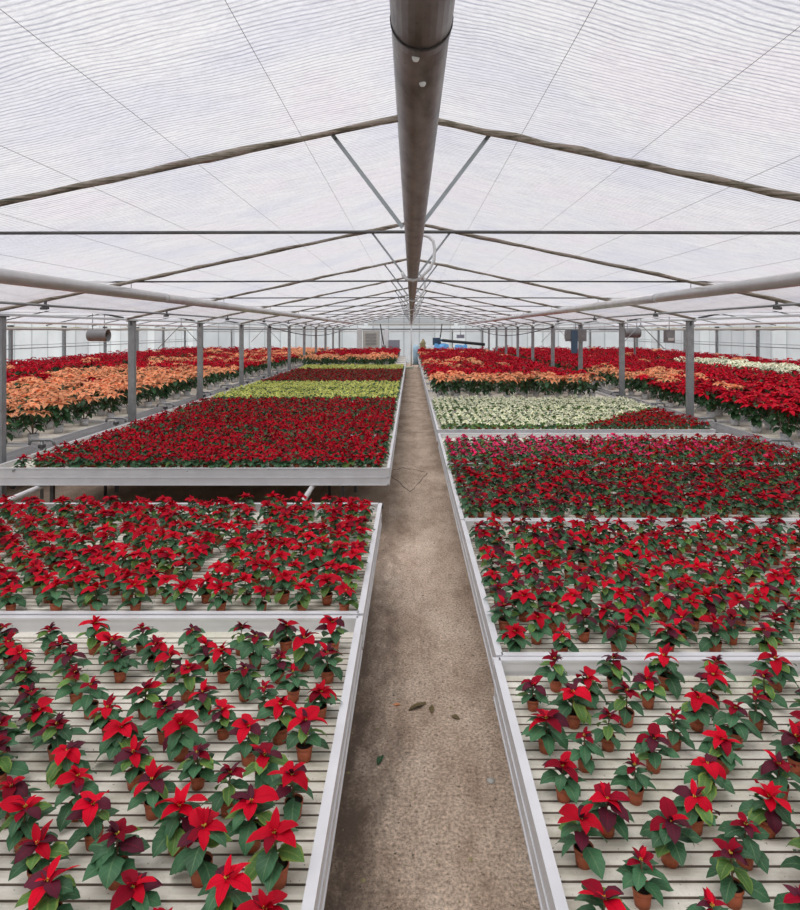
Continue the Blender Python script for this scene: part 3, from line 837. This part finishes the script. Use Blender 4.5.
for q in sorted(bigs, key=lambda q: q['y']):
    u, v = proj(q['x'], q['y'], TB+.4)
    if not (-60 < u < 860): 
        continue
    vis = -14 < u < 814
    hi = q['y'] < 16.0
    lib = BIG[(q['col'], hi)]; vi = PR.randrange(len(lib)); T = lib[vi]; rot = PR.uniform(0, 6.28); s = PR.uniform(.90, 1.10)
    c = q['col']
    if vis and doneb[c] < capb[c]:
        doneb[c] += 1
        o = put(('big', c, vi, hi, q['y'] < 13), T, f'tall_{c}_poinsettia', q['x'], q['y'], rot, s, True, q['y'] < 13)
        cw = {'salmon': 'salmon-orange', 'red': 'red', 'cream': 'pale cream'}[c]
        dist = 'near' if q['y'] < 12 else 'middle' if q['y'] < 22 else 'far'
        innr = q['block'] in ('left side bay', 'right side bay') and abs(q['x']) < 5.55 and q['y'] < 20
        if innr:
            edge_rank[(q['block'], c)] += 1
            lb = f"tall {cw} poinsettia on the path-side edge of the {q['block']}, {near(edge_rank[(q['block'], c)]-1)} one"
            g = 'tall poinsettias in pots'
        else:
            lb = f"tall {cw} poinsettia in the {dist} part of the {q['block']}"; g = f"{cw} tall poinsettias, {dist} part of the {q['block']}"
        tag(o, lb, 'poinsettia', g)
    else: restb[c].append((T['arr'], q['x'], q['y'], TB, rot, s))
for c, L in restb.items():
    o = link_new(f'tall_{c}_poinsettia_mass', merge('potted_poinsettia_mass', MATS, L))
    tag(o, f"distant mass of tall {c} poinsettias towards the end wall and side walls", 'poinsettias', None, 'stuff')
print('mini', dict(done), {k: len(v) for k, v in rest.items()}, 'big', dict(doneb), {k: len(v) for k, v in restb.items()})

# ------------------------------------------------------------------ equipment
def fan(x, y, z, r, L, lab, rz=0):
    o = empty('circulation_fan', (x, y, z), rz)
    m = MB(); n = 20
    prof = [(r*.92, -L/2), (r, -L/2+.03), (r, L/2-.03), (r*1.04, L/2), (r*.95, L/2), (r*.93, -L/2+.02)]
    m.lathe(prof, n); m.v = [(vz, vy, vx) for (vx, vy, vz) in m.v]; m.build('housing', 'motor', o)
    m = MB(); m.tube([(-L*.25, 0, 0), (L*.3, 0, 0)], r*.28, 10); m.build('hub', 'dark_steel', o)
    for k in range(4):
        m = MB(); a = k*PI/2; m.v = [(L*.30, r*.2*math.cos(a), r*.2*math.sin(a)), (L*.22, r*.88*math.cos(a-.25), r*.88*math.sin(a-.25)), (L*.34, r*.88*math.cos(a+.35), r*.88*math.sin(a+.35)),
                             (L*.33, r*.2*math.cos(a), r*.2*math.sin(a)), (L*.25, r*.88*math.cos(a-.25), r*.88*math.sin(a-.25)), (L*.37, r*.88*math.cos(a+.35), r*.88*math.sin(a+.35))]
        m.quad((0,1,2)); m.quad((5,4,3)); m.quad((0,3,4,1)); m.quad((1,4,5,2)); m.quad((2,5,3,0)); m.build('blade', 'dark_steel', o)
    m = MB(); top = roof_z(x)-z
    for s in (-1, 1): m.tube([(s*L*.3, 0, r*.98), (s*L*.3, 0, max(r+.05, top-.02))], .008, 6)
    m.build('hanger', 'dark_steel', o)
    tag(o, lab, 'fan')
fan(-8.0, 16.0, E-.11, .155, .50, 'grey cylindrical circulation fan hanging over the left side bay')
fan(7.0, 19.8, E-.06, .155, .50, 'grey cylindrical circulation fan hanging over the right side bay', PI)
def posted_box(x, y, lab):
    o = empty('control_unit', (x, y, E-.1))
    m = MB(); m.box(-.30, .30, -.12, -.0, -.20, .14); m.box(-.32, -.05, -.16, -.0, -.14, .10); m.build('housing', 'motor', o)
    m = MB(); m.box(-.16, .02, -.20, -.12, -.55, .12); m.build('blue_panel', 'dkblue', o)
    m = MB(); m.tube([(0, -.05, .14), (0, -.05, .33)], .01, 6); m.build('hanger', 'dark_steel', o)
    tag(o, lab, 'control unit')
posted_box(4.85, 18.45, 'dark blue and grey control unit beside the third right post')
o = empty('heater_unit', (7.6, 18.4, E)); m = MB(); m.box(-.12, .12, -.12, .12, -.34, .02); m.build('housing', 'motor', o); m = MB(); m.box(-.08, .08, -.14, -.12, -.28, -.2); m.build('vent_panel', 'cabinet', o)
m = MB(); m.tube([(0, 0, .02), (0, 0, roof_z(7.6)-E-.02)], .01, 6); m.build('hanger', 'dark_steel', o); tag(o, 'small grey box heater hanging between fan and second right post', 'heater')
# bent pipe by right fan
m = MB(); m.tube([(8.7, 29, E+.08), (10.1, 29, E+.08), (10.3, 29, E+.02), (10.38, 29, E-.1), (10.38, 29, .0)], .05, 8)
tag(m.build('bent_pipe', 'steel'), 'bent grey pipe descending beyond the right circulation fan', 'pipe')

# end wall furnishings (about 40 m away)
Y = 41.5; k = Y/F
def px_x(u): return (u-411)*k
def px_z(v): return E-(v-331)*k
# trusses across the end
o = empty('end_truss', (0, 43.6, 0))
m = MB(); m.box(-14.9, 14.9, -.05, .05, EAVE-.16, EAVE-.05); m.build('beam', 'steel', o)
m = MB(); m.box(-3.0, 3.0, -.2, -.12, EAVE+.16, EAVE+.30); m.build('upper_beam', 'cabinet', o)
m = MB(); m.tube([(-14.9, -.1, EAVE-.25), (14.9, -.1, EAVE-.25)], .04, 6); m.build('lower_pipe', 'pipe', o)
for X in (-14.8, -10, -5, 5, 10, 14.8): m = MB(); m.box(X-.05, X+.05, -.04, .04, 0, EAVE-.16); m.build('upright', 'steel', o)
tag(o, 'horizontal grey truss beams across the far end wall', 'truss')
for i, X in enumerate((-12.6, -7.5, 2.9, 7.5, 12.6)):
    m = MB(); m.box(X-.05, X+.05, 43.85, 43.95, 0, EAVE-.05)
    tag(m.build('end_post', 'steel'), f'slim grey post on the far end wall, {ordn(i+1)} from the left', 'post', 'end wall posts')
m = MB(); m.tube([(0.02, 41.0, 0), (0.02, 41.0, EAVE+.15)], .05, 10); tag(m.build('centre_pole', 'white_paint'), 'white pole standing at the far end of the path', 'pole')
# louvred cabinet
o = empty('louvred_cabinet', (px_x(371), Y, 0))
m = MB(); m.box(-.55, .55, 0, .6, 0, px_z(330.5)); m.build('body', 'cabinet', o)
for i in range(4): m = MB(); z = px_z(333)-.21*i; m.box(-.36, .36, -.04, 0, z-.17, z-.02); m.build('louvre', 'louvre', o)
tag(o, 'tall pale cabinet with grey louvres at the end wall, left of path', 'cabinet')
m = MB(); m.box(px_x(357), px_x(361.5), Y, Y+.3, 0, px_z(328)); tag(m.build('partition', 'white_paint'), 'tall off-white partition left of the louvred cabinet', 'partition')
m = MB(); m.box(px_x(380.5), px_x(384), Y+.3, Y+.5, 0, px_z(330)); m.box(px_x(384.5), px_x(388), Y+.3, Y+.55, 0, px_z(329)); tag(m.build('white_column', 'white_sheet'), 'pale double column right of the louvred cabinet', 'column')
o = empty('switch_box', (px_x(394), Y, 0)); m = MB(); m.box(-.38, .38, 0, .4, 0, px_z(340)); m.build('body', 'box_grey', o); m = MB(); m.box(-.28, .28, -.03, 0, px_z(347), px_z(342.5)); m.build('door', 'box_grey', o)
tag(o, 'low blue-grey equipment box at the end wall beside the path', 'equipment box')
o = empty('hanging_lamp', (px_x(382.5), 40.6, px_z(324)))
m = MB(); m.tube([(-.12, 0, 0), (-.05, 0, -.3), (.02, 0, -.8), (.12, 0, -1.35)], .035, 8); m.build('cord', 'black', o); m = MB(); m.lathe([(.03, -1.33), (.14, -1.42), (.15, -1.6), (.02, -1.66)], 12, 0, (.13, 0, 0)); m.build('housing', 'motor', o)
tag(o, 'dark motor hanging on a black pole left of the path end', 'motor')
o = empty('hanging_lamp', (px_x(440.5), 40.6, px_z(324)))
m = MB(); m.tube([(.05, 0, 0), (0, 0, -.5), (-.1, 0, -1.1)], .035, 8); m.build('cord', 'black', o); m = MB(); m.lathe([(.03, -1.1), (.13, -1.2), (.13, -1.35), (.02, -1.4)], 12, 0, (-.12, 0, 0)); m.build('housing', 'motor', o)
tag(o, 'dark motor hanging on a black pole above blue machine', 'motor')
# blue machine with conveyor
o = empty('potting_machine', (px_x(450), 40.0, 0))
def crumple(x0, x1, y0, y1, z0, z1, n=7, seed=1):
    g = random.Random(seed); m = MB(); N = n
    for j in range(N+1):
        for i in range(N+1):
            ex = min(i, N-i, j, N-j)
            m.v.append((x0+(x1-x0)*i/N, y0+(y1-y0)*j/N, z0 if ex == 0 else z1+g.uniform(-.12, .08)*(1 if ex else 0)))
    for j in range(N):
        for i in range(N): a = j*(N+1)+i; m.quad((a, a+1, a+N+2, a+N+1), 0, False)
    b0 = len(m.v); return m
m = crumple(px_x(431)-px_x(450), px_x(449.5)-px_x(450), -.5, .5, .2, px_z(344), seed=2); m.build('cover_sheet', 'blue', o)
m = crumple(px_x(451.5)-px_x(450), px_x(467)-px_x(450), -.5, .5, .2, px_z(345), seed=3); m.build('cover_sheet', 'blue', o)
m = MB(); m.tube([(px_x(441)-px_x(450), -.1, px_z(340)), (px_x(482)-px_x(450), -.1, px_z(344))], .10, 10); m.build('conveyor_tube', 'black', o)
m = MB(); m.box(-1.2, -.7, -.1, .3, px_z(344.5), px_z(337.5)); m.box(-.95, -.55, -.15, .1, px_z(341), px_z(339)); m.build('motor', 'dkblue', o)
for x in (-.9, .9, 2.0): m = MB(); m.box(x-.04, x+.04, -.04, .04, 0, px_z(343)+.02); m.build('leg', 'dark_steel', o)
m = MB(); m.box(.35, .85, .25, .3, px_z(338), px_z(334.5)); m.tube([(.6, .27, px_z(334.5)), (.6, .27, EAVE)], .02, 6); m.build('screen', 'box_grey', o)
tag(o, 'blue-covered machine with a dark conveyor tube near the end wall', 'machine')
# wrapped bundle and cart
m = crumple(px_x(424), px_x(437), 39.6, 40.6, .25, px_z(346), seed=5); tag(m.build('white_sheet_bundle', 'white_sheet'), 'white sheet-covered heap left of the blue machine', 'covered heap')
o = empty('wrapped_shrub', (px_x(422.5), 40.0, 0)); m = MB(); g = random.Random(4); prof = [(.02, 0), (.10, .05), (.10, 1.1), (.2, 1.25), (.16, 1.4), (.20, 1.5), (.12, 1.65), (.02, 1.8)]
m.lathe(prof, 9); m.v = [(x+g.uniform(-.03, .03), y+g.uniform(-.03, .03), z) for x, y, z in m.v]; m.build('bundle', 'straw', o)
tag(o, 'beige-green bundled shrub standing left of the white heap', 'shrub')
o = empty('utility_trolley', (.30, 38.9, 0))
m = MB(); g = random.Random(8); m.lathe([(.02, .25), (.20, .25), (.22, .7), (.25, 1.1), (.2, 1.35), (.12, 1.45), (.01, 1.47)], 10); m.v = [(x*.8+g.uniform(-.03, .03), y+g.uniform(-.03, .03), z) for x, y, z in m.v]; m.build('wrapped_load', 'pale_blue', o)
m = MB(); m.box(-.22, .22, -.25, .25, .2, .26); m.build('deck', 'steel', o)
for sx in (-1, 1):
    for sy in (-1, 1): m = MB(); m.tube([(sx*.16-.02, sy*.2, .09), (sx*.16+.02, sy*.2, .09)], .09, 12); m.build('wheel', 'white_paint', o)
for sx in (-1, 1): m = MB(); m.box(sx*.16-.012, sx*.16+.012, -.2, .2, .09, .2); m.build('axle_bracket', 'steel', o)
tag(o, 'pale blue wrapped trolley at the far end of the path', 'trolley')
m = MB(); m.box(-.42, .12, 38.2, 39.4, .001, .02); tag(m.build('floor_mat', 'mat_green'), 'green mat lying on the path at its far end', 'mat')
# low dark box on the path sides: slack cables
for sd, sn in ((-1, 'left'), (1, 'right')):
    pts = []
    for i in range(25):
        t = i/24; pts.append((sd*(4.99-1.2*t), 22+15*t, EAVE-.08-.35*math.sin(PI*t)))
    m = MB(); m.tube(pts, .018, 6); tag(m.build('slack_cable', 'black'), f'sagging dark cable below the {sn} eave near the far end', 'cable')
    for kk, yy in enumerate((18.62, 29.57)):
        m = MB(); m.tube([(sd*6.9, yy+.15, EAVE-.02), (sd*6.2, yy+.15, EAVE-.75)], .012, 6); m.tube([(sd*6.9, yy+.15, EAVE-.02), (sd*7.6, yy+.15, EAVE-.75)], .012, 6)
        m.tube([(sd*6.9, yy+.15, EAVE-.02), (sd*6.9, yy+.15, roof_z(6.9)-.01)], .012, 6)
        tag(m.build('v_brace', 'steel'), f'{"nearer" if kk == 0 else "farther"} inverted V-shaped thin brace in the {sn} side bay', 'brace')

# fallen leaves and pebbles on the path
g = random.Random(5)
def fallen(x, y, L, mat, lab, nm='fallen_leaf'):
    m = MB(); m.leaf((0, 0, .006), g.uniform(0, 6), .12, L, L*.5, .25, MI[mat], 6, 4, .35, .05, .15, .1, g)
    m2, ms = used(m); o = m2.build(nm, ms, loc=(x, y, 0)); tag(o, lab, 'leaf', 'fallen leaves on the path')
def flo(u, v): y = F*E/(v-331); return (u-411)*y/F, y
M['dry'] = simple('dry_leaf', (.16, .12, .05), .8, var=.3, scale=30); MATS.append('dry'); MI['dry'] = len(MATS)-1
x, y = flo(426, 704); fallen(x, y, .13, 'dry', 'curled brown-green fallen leaf in the middle of the path')
x, y = flo(431, 706); fallen(x, y, .08, 'dry', 'small dry leaf beside the curled leaf mid-path')
x, y = flo(383, 755); fallen(x, y, .09, 'green', 'green fallen leaf near the left edge of the path')
x, y = flo(393, 706); fallen(x, y, .05, 'salmon', 'tiny pinkish petal on the left half of the path')
x, y = flo(450, 716); fallen(x, y, .07, 'dry', 'thin dry leaf right of the path centre')
m = MB(); x, y = flo(491, 781); m.lathe([(.0001, .0), (.022, .001), (.018, .006), (.0001, .012)], 10, 0, (x, y, 0)); tag(m.build('pebble', 'cabinet'), 'pale flat pebble on the right side of the path', 'pebble')

m = MB(); g = random.Random(31)
for i in range(1500):
    y = 2.2+g.random()**1.6*12; x = g.uniform(-.62, .95); r = g.uniform(.0022, .0065)*(1 if g.random() < .93 else 1.9)
    b0 = len(m.v); a0 = g.uniform(0, 6)
    for k in range(5): m.v.append((x+r*math.cos(a0+k*1.257)*g.uniform(.7, 1.2), y+r*math.sin(a0+k*1.257)*g.uniform(.7, 1.2), 0))
    m.v.append((x, y, r*.9)); mm = 0 if g.random() < .45 else 1
    for k in range(5): m.quad((b0+k, b0+(k+1) % 5, b0+5), mm)
tag(m.build('gravel', ['straw', 'groove']), 'fine loose grit and soil crumbs scattered over the path', 'gravel', None, 'stuff')
# hairline cracks in the concrete
m = MB()
for (p0, p1) in (((388, 474), (411, 492)), ((411, 492), (428, 473)), ((392, 470), (404, 468)), ((404, 468), (425, 472))):
    (xa, ya), (xb, yb) = flo(*p0), flo(*p1); q = []
    for i in range(9): t = i/8; q.append((xa+(xb-xa)*t+g.uniform(-.015, .015), ya+(yb-ya)*t+g.uniform(-.04, .04), -.004))
    m.tube(q, [g.uniform(.006, .013) for _ in q], 6, caps=False)
tag(m.build('trim_2', 'groove'), kind='structure')
# ------------------------------------------------------------------ light, world, camera
w = bpy.data.worlds.new('overcast'); sc.world = w; w.use_nodes = True
nt = w.node_tree; nt.nodes.clear()
out = nt.nodes.new('ShaderNodeOutputWorld'); bg = nt.nodes.new('ShaderNodeBackground')
bg.inputs[0].default_value = (.97, .985, 1, 1); bg.inputs[1].default_value = .76
nt.links.new(bg.outputs[0], out.inputs[0])
sl = bpy.data.lights.new('sun', 'SUN'); sl.energy = 3.5; sl.angle = math.radians(50); sl.color = (1, .97, .93)
so = bpy.data.objects.new('sun', sl); COL.objects.link(so); so.rotation_euler = (math.radians(18), math.radians(-12), 0)
cam = bpy.data.cameras.new('camera'); co = bpy.data.objects.new('camera', cam); COL.objects.link(co)
co.location = (0, 0, E); co.rotation_euler = (PI/2, 0, 0)
cam.sensor_fit = 'HORIZONTAL'; cam.sensor_width = 36; cam.lens = 36*F/800
cam.shift_x = -11/800; cam.shift_y = -124/800; cam.clip_start = .05; cam.clip_end = 300
sc.camera = co
vs = sc.view_settings; vs.view_transform = 'Standard'; vs.look = 'None'; vs.gamma = 1; vs.use_curve_mapping = False; vs.exposure = .27
